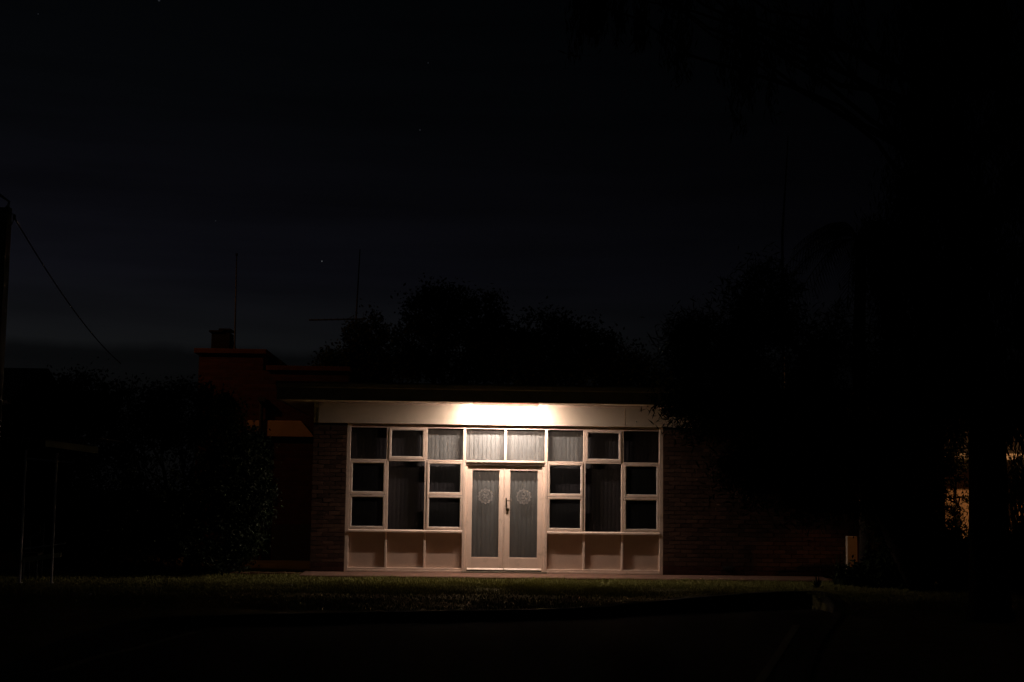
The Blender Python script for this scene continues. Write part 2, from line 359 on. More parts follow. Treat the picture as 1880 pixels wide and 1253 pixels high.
# brick front walls, brick by brick, with a mortar backing
def bricks(x0, x1, z0, z1, yf, mb, left_tooth=False):
    bh, bl, j = .076, .230, .010; row = 0; z = z0
    while z + bh <= z1+.001:
        x = x0 - (bl+j)/2*(row % 2)
        while x < x1-.012:
            a = max(x, x0); b = min(x+bl, x1)
            if b-a > .03:
                jy = random.uniform(-.003, .003); jz = random.uniform(-.001, .001)
                mb.box(a, b, yf+jy, yf+.09, z+jz, z+bh+jz)
            x += bl+j
        z += bh+j; row += 1
YF = -.062
jl, jr = PX(-4)-.045, PX(4)+.045
for a, b in ((XL, jl-.003), (jr+.003, XR)): wl = MB(); bricks(a, b, .19, ZH-.004, YF, wl); part(wl, 'brickwork', M['brick'], .003)
for a, b in ((XL, jl-.003), (jr+.003, XR)): pl = MB(); bricks(a, b, .015, .185, YF-.004, pl); part(pl, 'brick_plinth', M['plinth'], .003)
for a, b in ((XL+.004, jl-.006), (jr+.006, XR-.004)): mo = MB(); mo.box(a, b, YF+.013, .10, .0, ZH); part(mo, 'mortar', M['mortar'])
sw = MB(); sw.box(XL, XL+.2, .10, HD, 0, 3.4); sw.box(XR-.2, XR, .10, HD, 0, 3.4); sw.box(XL+.2, XR-.2, HD-.2, HD, 0, 3.4); part(sw, 'side_wall', M['brickwall'])
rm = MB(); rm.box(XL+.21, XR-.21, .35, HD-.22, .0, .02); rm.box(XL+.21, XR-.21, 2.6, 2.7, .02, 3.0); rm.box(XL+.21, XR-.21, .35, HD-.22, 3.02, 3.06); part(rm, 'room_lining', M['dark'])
vt = MB(); v0 = at(1326, 1041, YF).x; v1 = at(1345, 1041, YF).x
vt.box(v0, v1, YF-.006, YF+.01, .11, .185)
for k in range(5): vt.box(v0+.008, v1-.008, YF-.014, YF-.006, .118+k*.0125, .124+k*.0125)
part(vt, 'wall_vent', M['darksteel'])

# header of cement sheet over the windows, battens at its joints
hxl = at(585, 760, -.1).x
hd_ = MB(); jx = at(1147, 765, -.1).x
hd_.box(hxl, jx-.004, -.10, .02, ZH, 3.44); hd_.box(jx+.004, XR, -.10, .02, ZH, 3.44); part(hd_, 'header_panel', M['header'], .002)
bt = MB(); bt.box(jx-.0035, jx+.0035, -.104, -.095, ZH+.002, 3.43); bt.box(hxl, XR, -.1085, -.1005, 3.385, 3.425); part(bt, 'cover_strip', M['paint'], .001)
ab = MB(); ab.box(XL, hxl-.003, -.06, .1, ZH, 3.44); part(ab, 'end_wall_panel', M['timber'])
# roof: fascia and soffit
EY = -.86
f0 = at(508, 736, EY); zf = at(860, 738.5, EY).z; zt_ = at(860, 706, EY).z; RX0 = f0.x; RX1 = XR+.6
rf = MB(); rf.profx([(EY+.04, zt_-.03), (HD+.5, zt_+.22), (HD+.5, zt_+.15), (EY+.04, zt_-.10)], RX0+.02, RX1-.02); part(rf, 'roof', M['roof'])
fa = MB(); fa.box(RX0, RX1, EY-.025, EY, zf, zt_); fa.box(RX0, RX0+.025, EY+.001, HD+.5, zf, zt_+.02); fa.box(RX1-.025, RX1, EY+.001, HD+.5, zf, zt_+.02); part(fa, 'fascia', M['fascia'], .004)
gt = MB(); gt.profx([(EY-.027, zt_), (EY-.12, zt_-.0), (EY-.13, zt_-.03), (EY-.11, zt_-.11), (EY-.027, zt_-.12)], RX0-.01, RX1+.01); part(gt, 'gutter', M['fascia'], .004)
so = MB(); so.box(RX0+.026, RX1-.026, EY+.001, -.1095, zf+.012, zf+.022); so.box(RX0+.026, hxl, -.1085, HD+.4, zf+.012, zf+.022); part(so, 'soffit', M['header'])
sc_ = MB(); sc_.box(RX0+.026, RX1-.026, EY+.001, EY+.03, zf-.001, zf+.0115); part(sc_, 'soffit_bead', M['header'])

# window wall frame
P_ = M['paint']
fr = MB(); YJ = -.045
for i in (-4, 4):
    s = 1 if i > 0 else -1; x = PX(i); a, b = sorted((x-s*.028, x+s*.045)); fr.box(a, b, YJ, .07, .0, ZH-.001)
fr.box(PX(-4)+.028, PX(4)-.028, .014, .07, 2.935, ZH-.001)                 # head
part(fr, 'outer_frame', P_, .004)
hb = MB(); hb.box(PX(-4)+.028, PX(4)-.028, -.022, .0135, 2.9255, 2.942); part(hb, 'head_bead', P_, .003)
mu = MB()
for i in (-3, -2, 2, 3):
    mu.box(PX(i)-.024, PX(i)+.024, -.030, .065, ZS+.026, 2.924)
    mu.box(PX(i)-.022, PX(i)+.022, -.030, .05, .088, ZS-.029)
for i in (-1, 1): mu.box(PX(i)-.028, PX(i)+.028, -.040, .068, .032, 2.924)
mu.box(-.024, .024, -.032, .065, ZT+.028, 2.924)
part(mu, 'mullion', P_, .005)
tr = MB()
for a, b in ((-4, -3), (-3, -2), (-2, -1), (1, 2), (2, 3), (3, 4)):
    xa = PX(a)+(.0285 if abs(a) in (1, 4) else .0245); xb = PX(b)-(.0285 if abs(b) in (1, 4) else .0245)
    tr.box(xa, xb, -.034, .06, ZT-.016, ZT+.018)
tr.box(PX(-1)+.0285, PX(1)-.0285, -.048, .06, ZT-.018, ZT+.022)
part(tr, 'transom', P_, .004)
for s in (-1, 1):
    si = MB()
    a, b = sorted((s*(DW+.0285), s*(DW+3*BW-.0285))); si.profx([(-.060, ZS-.028), (-.060, ZS+.006), (-.03, ZS+.0255), (.06, ZS+.0255), (.06, ZS-.028)], a, b)
    part(si, 'sill_rail', P_, .003)
lp = MB()
for s in (-1, 1):
    for k in range(3):
        a, b = sorted((s*(DW+k*BW+.026), s*(DW+(k+1)*BW-.026)))
        q = MB(); q.box(a, b, .022, .04, .088, ZS-.029); part(q, 'lower_panel', M['panel'])
for s in (-1, 1):
    bb = MB()
    a, b = sorted((s*(DW+.0285), s*(DW+3*BW-.0285))); bb.box(a, b, -.040, .06, .042, .087); bb.box(a, b, -.052, .06, .004, .0405)
    part(bb, 'base_rail', P_, .004)

def ring(x0, x1, z0, z1, w_, ya, yb, wb=None):
    wb = wb or w_; r = MB(); r.box(x0, x0+w_, ya, yb, z0, z1); r.box(x1-w_, x1, ya, yb, z0, z1)
    r.box(x0+w_, x1-w_, ya, yb, z0, z0+wb); r.box(x0+w_, x1-w_, ya, yb, z1-w_, z1); return r
def sash(x0, x1, z0, z1, gm='screen'):
    f = part(ring(x0, x1, z0, z1, .038, -.040, .01, .052), 'sash_frame', P_, .004)
    bd = ring(x0+.0385, x1-.0385, z0+.0525, z1-.0385, .011, -.030, .004); bd.build('glazing_bead', M['bead'], f, .002)
    g = MB(); g.box(x0+.042, x1-.042, -.012, -.008, z0+.056, z1-.042); g.build('glass', M[gm], f)
    st = MB(); st.box((x0+x1)/2-.03, (x0+x1)/2+.03, .012, .02, z0+.02, z0+.05); st.build('window_stay', M['brass'], f)
def fixed(x0, x1, z0, z1, gm='glass'):
    g = MB(); g.box(x0, x1, .022, .026, z0, z1); return part(g, 'window_pane', M[gm])
cols = [(-4, -3, 'a'), (-3, -2, 'b'), (-2, -1, 'a'), (-1, 0, 'd'), (0, 1, 'd'), (1, 2, 'a'), (2, 3, 'b'), (3, 4, 'a')]
for a, b, k in cols:
    xa = PX(a)+(.029 if abs(a) in (1, 4) else .025); xb = PX(b)-(.029 if abs(b) in (1, 4) else .025)
    if k == 'd': fixed(xa, xb, ZT+.022, 2.935)
    elif k == 'a':
        fixed(xa, xb, ZT+.019, 2.935, 'falloffglass' if 4 in (abs(a), abs(b)) else 'glass'); sash(xa+.004, xb-.004, 1.56, ZT-.019, 'screen' if 4 in (abs(a), abs(b)) else 'lightscreen'); sash(xa+.004, xb-.004, ZS+.028, 1.553)
    else:
        sash(xa+.004, xb-.004, ZT+.020, 2.922, 'falloffglass'); fixed(xa, xb, ZS+.026, ZT-.017, 'falloffglass')
# vertical blinds, a set to each bay
def blind(x0, x1, z0, z1, y, ang=.32):
    p = .088; n = max(1, round((x1-x0)/p)); b = MB(); pw = (x1-x0)/n
    for k in range(n):
        cx = x0+(k+.5)*pw; hw = .047; t = ang+random.uniform(-.07, .07); dx = hw*math.cos(t); dy = hw*math.sin(t); lz = random.uniform(-.006, .006)
        pts = []
        for j in range(5):
            u = -1+j*.5; bow = .006*(1-u*u); pts.append((cx+u*dx, y+u*dy-bow))
        vs = [(px_, py_, z0+lz) for px_, py_ in pts] + [(px_+random.uniform(-.002, .002), py_, z1) for px_, py_ in pts]
        b.add(vs, [(j, j+1, 6+j, 5+j) for j in range(4)])
    return part(b, 'vertical_blind', M['blind'], smooth=True)
for a, b, k in cols:
    if k == 'd': blind(PX(a)+.02, PX(b)-.02, .09, 2.97, .115, .22)
    else: blind(PX(a)+.015, PX(b)-.015, .80, 2.97, .135, .10)
hr = MB(); hr.box(PX(-4), PX(4), .15, .19, 2.975, 3.005); part(hr, 'blind_headrail', M['paint'])

# double doors
YD = .035
dh = MB(); dh.box(PX(-1)+.0285, PX(1)-.0285, -.005, .068, 2.195, ZT-.0185); part(dh, 'door_head', P_, .003)
for s in (-1, 1):
    dj = MB()
    a, b = sorted((s*(DW-.0285), s*(DW-.072))); dj.box(a, b, -.008, .068, .032, 2.1945)
    part(dj, 'door_jamb', P_, .004)
ds = MB(); ds.box(PX(-1)-.03, PX(1)+.03, -.075, .09, .0015, .031); part(ds, 'door_sill', M['fascia'], .004)
def emblem(cx, cz, y, parent):
    R = .150; e = MB(); y0, y1 = y-.0015, y
    def annulus(r0_, r1f, n=96):
        vs = []; fs = []
        for k in range(n):
            t = 2*PI*k/n; r1 = r1f(t)
            for r in (r0_, r1):
                for yy in (y0, y1): vs.append((cx+r*math.sin(t), yy, cz+r*math.cos(t)))
        for k in range(n):
            a = 4*k; b = 4*((k+1) % n)
            fs += [(a, a+2, b+2, b), (a+1, b+1, b+3, a+3), (a, b, b+1, a+1), (a+2, a+3, b+3, b+2)]
        e.add(vs, fs)
    annulus(R*.80, lambda t: R*(1+.10*math.cos(12*t)))
    annulus(R*.70, lambda t: R*.74)
    for k in range(16):                      # wreath beads around the ring
        t = 2*PI*(k+.5)/16; c = (cx+R*.58*math.sin(t), cz+R*.58*math.cos(t)); q = []
        for j in range(8): u = 2*PI*j/8; q.append((c[0]+.011*math.cos(u), c[1]+.011*math.sin(u)))
        e.prism(q, y0, y1)
    for k in range(4):                       # four petals and a knot in the middle
        t = PI/4+PI/2*k; q = []
        for j in range(16):
            u = 2*PI*j/16; a_ = R*(.27+.17*math.cos(u)); b_ = R*.13*math.sin(u)
            q.append((cx+a_*math.sin(t)+b_*math.cos(t), cz+a_*math.cos(t)-b_*math.sin(t)))
        e.prism(q, y0-.0002*k, y1)
    annulus(R*.085, lambda t: R*.16, 24)
    e.box(cx-.008, cx+.008, y0-.001, y1, cz-R*.62, cz-R*.42); e.box(cx-.008, cx+.008, y0-.001, y1, cz+R*.42, cz+R*.62)
    return e.build('emblem', M['etched'], parent)
def door(xa, xb, st0, st1, handle):
    f = MB(); z0, z1 = .052, 2.190; bz = .305; tz = 2.085
    f.box(xa, xa+st0, YD-.02, YD+.02, z0, z1); f.box(xb-st1, xb, YD-.02, YD+.02, z0, z1)
    f.box(xa+st0, xb-st1, YD-.02, YD+.02, z0, bz); f.box(xa+st0, xb-st1, YD-.02, YD+.02, tz, z1)
    d = part(f, 'door', P_, .004)
    bd = ring(xa+st0+.0005, xb-st1-.0005, bz+.0005, tz-.0005, .010, YD-.016, YD+.010); bd.build('glazing_bead', P_, d, .002)
    g = MB(); g.box(xa+st0+.004, xb-st1-.004, YD-.003, YD+.001, bz+.004, tz-.004); g.build('glass', M['doorglass'], d)
    wb_ = MB(); wb_.profx([(YD-.0205, .060), (YD-.048, .060), (YD-.048, .070), (YD-.0205, .098)], xa+.01, xb-.01); wb_.build('weather_bar', P_, d, .002)
    emblem((xa+st0+xb-st1)/2, at(890, 911.5, YD-.005).z, YD-.0045, d)
    if handle:
        hx = xa+.038; zc = at(929, 925, YD).z
        h = MB(); h.box(hx-.014, hx+.014, YD-.028, YD-.0205, zc-.085, zc+.115); h.tube([(hx, YD-.028, zc+.06), (hx, YD-.07, zc+.06)], .010, 10)
        h.tube([(hx-.012, YD-.068, zc+.06), (hx+.05, YD-.070, zc+.06), (hx+.105, YD-.066, zc+.052)], [.010, .008, .006], 8)
        h.tube([(hx-.004, YD-.03, zc-.08), (hx-.004, YD-.055, zc-.06), (hx-.004, YD-.055, zc+.02), (hx-.004, YD-.03, zc+.04)], .009, 8)
        h.build('handle', M['metal'], d, smooth=False)
        k = MB(); lx, lz = at(931.5, 936.5, YD).x, at(931.5, 936.5, YD).z
        k.tube([(lx, YD-.0205, lz), (lx, YD-.036, lz)], .030, 20); k.tube([(lx, YD-.036, lz), (lx, YD-.044, lz)], .016, 16); k.box(lx-.003, lx+.003, YD-.046, YD-.044, lz-.009, lz+.009); k.build('lock', M['brass'], d)
dx0, dx1 = PX(-1)+.0745, PX(1)-.0745; xm = at(925.5, 950, YD).x
door(dx0, xm-.002, .085, .100, False); door(xm+.002, dx1, .105, .085, True)
ast = MB(); ast.box(xm-.018, xm+.0, YD-.030, YD-.0205, .10, 2.185); part(ast, 'astragal', P_, .003)

# ------------------------------------------------------------ the lit fluorescent batten under the eave
LY = -.56
lx0, lx1 = at(870, 743, LY).x, at(988, 743, LY).x; lz = zf+.011
lamp = empty('fluorescent_light', ((lx0+lx1)/2, LY, lz), 'long lit fluorescent batten glowing under the eave above the doors', 'light')
h = MB(); h.box(lx0, lx1, LY-.036, LY+.045, lz-.020, lz-.001); h.build('housing', M['housing'], lamp, .004)
q = MB(); q.box(lx0-.013, lx1+.013, LY-.044, LY-.039, lz-.070, lz-.001); q.build('front_shade', M['opal'], lamp, .001)
for a, b in ((lx0-.012, lx0+.012), (lx1-.012, lx1+.012)):
    c = MB(); c.profx([(LY-.036, lz-.0205), (LY-.036, lz-.030), (LY-.030, lz-.036), (LY+.030, lz-.036), (LY+.036, lz-.030), (LY+.036, lz-.0205)], a, b); c.build('end_cap', M['housing'], lamp, .002)
dm = mat('glowing_diffuser', (.9, .85, .8), .4, .3, emit=((1.0, .80, .68), LAMP_E))
d = MB(); d.profx([(LY-.014, lz-.021), (LY-.014, lz-.030), (LY-.010, lz-.033), (LY+.010, lz-.033), (LY+.014, lz-.030), (LY+.014, lz-.021)], lx0+.0125, lx1-.0125); d.build('diffuser', dm, lamp)

# ------------------------------------------------------------ rear brick building at left
YB = 6.0
bb_ = empty('brick_building', (at(470, 900, YB).x, YB+2, -.07), 'taller red brick building with stepped parapets behind the hall on the left', 'building')
xa, xb, xc = at(366, 640, YB).x, at(484, 640, YB).x, at(640, 672, YB).x
z1_, z2_ = at(430, 641, YB).z, at(530, 672, YB).z
q = MB(); q.box(xa, xb, YB, YB+5, -.07, z1_-.12); q.build('wall', M['brickwall'], bb_)
q = MB(); q.box(xb+.002, xc, YB+.0, YB+4.6, -.07, z2_-.12); q.build('wall', M['brickwall'], bb_)
q = MB(); q.box(xa-.12, xb+.08, YB-.06, YB+5.06, z1_-.119, z1_); q.box(xb+.082, xc+.05, YB-.06, YB+4.66, z2_-.119, z2_); q.build('parapet_coping', M['coping'], bb_, .01)
q = MB(); z7, z8 = at(540, 802.5, YB).z, at(520, 773, YB).z; q.prism([(at(455, 790, YB).x, z7), (at(577, 800, YB).x, z7), (at(573, 797, YB).x, at(573, 797, YB).z), (at(553, 773, YB).x, z8), (at(455, 790, YB).x, z8)], YB-.07, YB-.002); q.build('lintel_band', M['cream'], bb_, .008)  # top right corner cut away: the eave's diagonal shadow put into the outline
q = MB(); q.box(at(500, 990, YB).x, xc-.5, YB-.02, YB-.003, at(520, 1040, YB).z, at(520, 963, YB).z); q.build('shadow_sheet', M['darksteel'], bb_)  # dark sheet standing for the shadow low on the wall, no door here
dpx = at(481, 740, YB).x; q = MB(); q.tube([(dpx, YB-.09, at(481, 733, YB).z), (dpx, YB-.09, -.05)], .045, 10); q.box(dpx-.09, dpx+.09, YB-.17, YB-.02, at(481, 738, YB).z, at(481, 730, YB).z); q.build('downpipe', M['darksteel'], bb_)
q = MB(); a = at(391, 612, YB+1.2); b = at(424, 638, YB+1.2); q.box(a.x, b.x, YB+1.0, YB+1.6, z1_-.1, a.z+.0)
q.box(a.x-.06, a.x+.30, YB+.95, YB+1.65, a.z+.001, a.z+.05); q.box(a.x+.18, b.x+.02, YB+.97, YB+1.63, a.z+.051, a.z+.10); q.build('chimney', M['chimneyblack'], bb_, .01)
q = MB(); c = at(427, 612, YB+1.2); q.prism([(b.x+.005, z1_-.02), (b.x+.005, a.z-.15), (b.x+.17, z1_-.02)], YB+1.1, YB+1.5); q.build('chimney_flashing', M['darksteel'], bb_)
ra = at(431, 630, YB+.9); rb = at(434.5, 470, YB+.9)
o = MB(); o.tube([(ra.x, ra.y, z1_-.02), ra, rb], [.028, .022, .014], 8); o.tube([rb+Vector((0, 0, -.0)), rb+Vector((0, 0, .06))], .03, 8); o.box(ra.x-.09, ra.x+.09, ra.y-.09, ra.y+.09, z1_-.02, z1_+.02)
tag(pivot(o.build('radio_mast', M['darksteel'])), 'thin black mast standing beside the chimney on the brick parapet', 'mast')

# tv aerial behind
ta = empty('tv_aerial', (at(655, 700, 7).x, 7.6, 3), 'television aerial with a long boom and tall mast left of the dark trees', 'aerial')
mt_, mb_ = at(661, 458, 7.6), at(652, 720, 7.6)
q = MB(); q.tube([mb_, at(653.5, 590, 7.6), mt_], [.028, .022, .012], 8); q.build('mast', M['darksteel'], ta)
b0_, b1_ = at(567, 588, 7.55), at(672, 586, 7.55)
q = MB(); q.tube([b0_, b1_], .019, 8); q.build('boom', M['darksteel'], ta)
for k in range(9):
    t = k/8; p = b0_.lerp(b1_, .06+.9*t); l_ = .18+.22*t
    q = MB(); q.tube([p+Vector((0, -l_, 0)), p+Vector((0, l_, 0))], .006, 6)
    if k > 6: q.tube([p+Vector((0, -l_*.6, -.15)), p+Vector((0, -l_*.6, .15))], .005, 6)
    q.build('element', M['darksteel'], ta)
o = MB(); a = at(1447, 250, 4); b = at(1452, 420, 4); base = Vector((b.x, 4.9, -.07)); o.tube([base, Vector((b.x, 4.9, b.z)), Vector((at(1447, 250, 4.9).x, 4.9, at(1447, 250, 4.9).z))], [.05, .03, .014], 8)
o.tube([(base.x, base.y, -.07), (base.x, base.y, .05)], .14, 10)
tag(pivot(o.build('flag_pole', M['darksteel'])), 'thin bare pole rising above the trees on the right', 'pole')

# ------------------------------------------------------------ foliage tools
def leafmesh(C, n_axis, size, ratio, droop=None):
    """C: leaf centres; each leaf a folded diamond of two triangles"""
    n = len(C)
    d = RNG.normal(0, 1, (n, 3))
    if droop is not None: d = d*droop[1] + np.array(droop[0])
    d /= np.linalg.norm(d, axis=1)[:, None]
    e = RNG.normal(0, 1, (n, 3)); s_ = np.cross(d, e); s_ /= np.linalg.norm(s_, axis=1)[:, None]; nn = np.cross(d, s_)
    L_ = (size*RNG.uniform(.65, 1.35, n))[:, None]; W_ = L_*ratio
    a = C-d*L_/2; b = C+d*L_/2; l_ = C+s_*W_/2+nn*W_*.18-d*L_*.06; r_ = C-s_*W_/2+nn*W_*.18-d*L_*.06
    V_ = np.stack([a, r_, b, l_], 1).reshape(-1, 3); F_ = np.arange(n*4).reshape(-1, 4)
    return V_, F_
def lobe_points(c, r, n, clump=.16, nc=None):
    nc = nc or max(10, n//45); d = RNG.normal(0, 1, (nc, 3)); d /= np.linalg.norm(d, axis=1)[:, None]
    rad = RNG.uniform(.25, 1, nc)**.45*RNG.uniform(.86, 1.10, nc)
    cc = d*rad[:, None]*np.array(r)+np.array(c); k = RNG.integers(0, nc, n)
    return cc[k]+RNG.normal(0, 1, (n, 3))*clump*RNG.uniform(.5, 1.3, nc)[k][:, None]
def lobe_px(px, py, Y, rx, rz, ry, n, clump=.16):
    c = at(px, py, Y); s = (Y-CAM.y)/FPX; return lobe_points(tuple(c), (rx*s, ry, rz*s), n, clump), c
def limb(mb, a, b, r0_, r1_, wob=.12, n=6):
    a = Vector(a); b = Vector(b); pts = [a.lerp(b, t/n)+Vector([random.uniform(-1, 1)*wob*(0 < t < n) for _ in range(3)]) for t in range(n+1)]
    mb.tube(pts, [r0_+(r1_-r0_)*t/n for t in range(n+1)], 7); return pts
def tree(name, base, fork, lobes, label, cat, group=None, leaf='leaf', size=.11, ratio=.5, clump=.16, droop=None, tr_=.16, twigs=True):
    """lobes: (px, py, Y, rx_px, rz_px, ry_m, leaves)"""
    t = empty(name, base, label, cat, group); P = []; tm = MB()
    base = Vector(base); fork = Vector(fork); limb(tm, base, fork, tr_, tr_*.7, .05)
    for lb in lobes:
        p, c = lobe_px(*lb, clump=clump); P.append(p)
        if twigs:
            e = limb(tm, fork, c, tr_*.42, .02, .10)
            for _ in range(5):
                q = p[random.randrange(len(p))]; limb(tm, e[random.randint(2, 5)], q, .022, .006, .06, 4)
    P = np.concatenate(P); P = P[P[:, 2] > base.z+.03]
    V_, F_ = leafmesh(P, 0, size, ratio, droop)
    tm.build('trunk', M['bark'], t, smooth=True)
    np_mesh('crown', V_, F_, M[leaf], t); return t

G = -.08
def grd(px, Y): p = at(px, 1000, Y); return (p.x, Y, gz(Y)-.02)
# the dark trees behind the hall
tg = 'dark trees behind the hall'
tree('broadleaf_tree', grd(830, 8.5), at(825, 760, 8.5), [(800, 570, 8.5, 58, 50, .9, 3600), (880, 590, 8.7, 58, 52, .9, 3600), (765, 640, 8.5, 55, 55, .9, 3200), (845, 660, 8.5, 80, 60, 1, 4200), (925, 650, 8.6, 60, 60, .9, 3200)],
     'tallest dark tree behind the hall roof with two rounded tops', 'tree', tg, size=.11)
tree('broadleaf_tree', grd(1060, 7.6), at(1060, 760, 7.6), [(1000, 620, 7.6, 60, 48, .9, 3400), (1075, 640, 7.6, 70, 46, .9, 3600), (1140, 672, 7.6, 58, 38, .8, 2800), (960, 670, 7.6, 60, 50, .9, 2600), (1070, 690, 7.6, 110, 40, .9, 3600), (1195, 700, 7.4, 40, 22, .6, 1300)],
     'low domed dark tree behind the right half of the hall roof', 'tree', tg, size=.105)
tree('broadleaf_tree', grd(665, 7.0), at(660, 740, 7.0), [(655, 625, 7.0, 26, 36, .5, 1700), (686, 618, 7.0, 20, 42, .5, 1500), (625, 672, 7.0, 36, 34, .6, 2000), (675, 680, 7.0, 50, 42, .7, 2800), (601, 668, 7.0, 12, 30, .4, 600), (720, 690, 7.0, 40, 40, .6, 1800)],
     'small spiky-topped dark tree behind the left end of the hall roof', 'tree', tg, size=.09, clump=.12)
# the big shrub left of the hall
tree('large_shrub', grd(350, -.6), at(340, 960, -.6), [(330, 760, -.7, 70, 62, .8, 4600), (400, 775, -.6, 48, 62, .7, 4200), (250, 770, -.7, 75, 70, .8, 4600), (425, 880, -.5, 70, 80, .8, 6200), (452, 930, -.3, 52, 60, .7, 5200), (440, 860, -.3, 52, 80, .7, 4200),
     (300, 880, -.7, 110, 100, .9, 6500), (370, 990, -.7, 90, 62, .8, 5200), (445, 990, -.4, 38, 42, .6, 2800), (200, 900, -.7, 80, 130, .9, 5200), (420, 1025, -.5, 26, 22, .4, 1100), (270, 1010, -.7, 110, 45, .8, 4000), (462, 850, -.2, 26, 60, .45, 2400)],
     'big rounded glossy shrub filling the gap left of the hall', 'shrub', leaf='shrubleaf', size=.075, ratio=.5, clump=.11, tr_=.09)
tree('garden_tree', grd(95, 2.0), at(95, 860, 2.0), [(85, 745, 2.0, 48, 50, .8, 3000), (135, 735, 2.0, 45, 48, .8, 2800), (45, 760, 2.2, 32, 40, .7, 1800), (180, 745, 2.0, 40, 55, .8, 2400), (110, 820, 2.0, 100, 60, .9, 4500)],
     'low dark bushy tree at the far left beyond the shelter frame', 'tree', size=.09, clump=.12)
tree('garden_hedge', grd(80, .8), at(80, 1010, .8), [(130, 920, .8, 70, 80, .6, 4000), (60, 900, .9, 34, 50, .5, 1500), (20, 1000, .6, 40, 22, .5, 900), (140, 1010, .6, 60, 45, .5, 2500), (25, 850, .8, 60, 45, .5, 2200)],
     'dark hedge behind the bench at the far left', 'hedge', size=.08, clump=.11, tr_=.05)
# dark feathery tree before the right half of the hall
tree('feathery_tree', grd(1690, -3.2), at(1560, 800, -3.2), [(1262, 630, -4, 38, 46, .6, 2000), (1310, 640, -4, 75, 66, .9, 4200), (1400, 560, -4, 70, 80, 1, 4400), (1330, 720, -4, 100, 60, .9, 5200), (1258, 745, -4.2, 48, 22, .4, 1300), (1305, 785, -4.2, 48, 16, .4, 1100),
     (1440, 680, -4, 110, 120, 1.2, 7500), (1420, 810, -4, 90, 66, 1, 4800), (1370, 868, -4, 66, 26, .6, 2000), (1440, 895, -4, 80, 34, .7, 2800), (1550, 720, -3.6, 130, 160, 1.3, 9000), (1560, 860, -3.4, 110, 90, 1.1, 6000), (1680, 780, -3.2, 90, 170, 1.2, 7000), (1650, 920, -3.0, 60, 90, .8, 3200), (1500, 925, -3.6, 60, 22, .6, 1400), (1700, 1000, -2.8, 36, 70, .6, 2600), (1650, 960, -2.9, 60, 50, .6, 2400)],
     'wide dark feathery tree hanging over the right end of the hall', 'tree', size=.15, ratio=.16, clump=.16, tr_=.2)
tree('shade_hedge', grd(1660, -2.6), at(1660, 1040, -2.6), [(1618, 1055, -2.4, 30, 26, .5, 2200), (1562, 1060, -2.2, 22, 15, .3, 900), (1660, 1030, -2.6, 60, 50, .6, 4600), (1730, 1025, -2.8, 60, 55, .6, 4600), (1800, 1040, -3.4, 70, 50, .6, 4200), (1870, 1035, -3.4, 50, 55, .6, 3600)],  # dense foliage added to black out ground that lies in tree shade
     'low dark hedge added for the tree shade on the ground at the right', 'hedge', size=.10, clump=.11, tr_=.04)
# palm
def palm():
    b = Vector(grd(1590, -1.6)); c = at(1575, 440, -1.6); t = empty('palm_tree', b, 'dark palm with arching fronds against the sky at upper right', 'palm tree')
    m_ = MB(); pts = [b.lerp(c, k/8)+Vector((.05*math.sin(k), 0, 0)) for k in range(9)]; m_.tube(pts, [.17-.008*k for k in range(9)], 10); m_.build('trunk', M['bark'], t, smooth=True)
    for k in range(26):
        a = 2*PI*k/26+random.uniform(-.1, .1); el = random.uniform(.1, 1.15); ln = random.uniform(1.4, 1.9); f = MB(); sp = []
        for j in range(13):
            u = j/12; h_ = ln*u*math.cos(el*(1-.35*u)); z = ln*(u*math.sin(el)-.95*u*u*(1.0)); sp.append(c+Vector((h_*math.cos(a), h_*math.sin(a), z)))
        f.tube(sp, [.016-.001*j for j in range(13)], 5)
        for j in range(2, 12):
            for s in (-1, 1):
                for h2 in (0, .5):
                    p = sp[j].lerp(sp[j+1], h2); d = (sp[j+1]-sp[j]).normalized(); sd = d.cross(Vector((0, 0, 1))).normalized()*s
                    ll = .42*math.sin(PI*(j/13))+.12; tip = p+(sd*.7+d*.55+Vector((0, 0, -.55)))*ll; wv = d*.014
                    f.add([p-wv, p+wv, tip], [(0, 1, 2)])
        f.build('frond', M['gumleaf'], t)
palm()
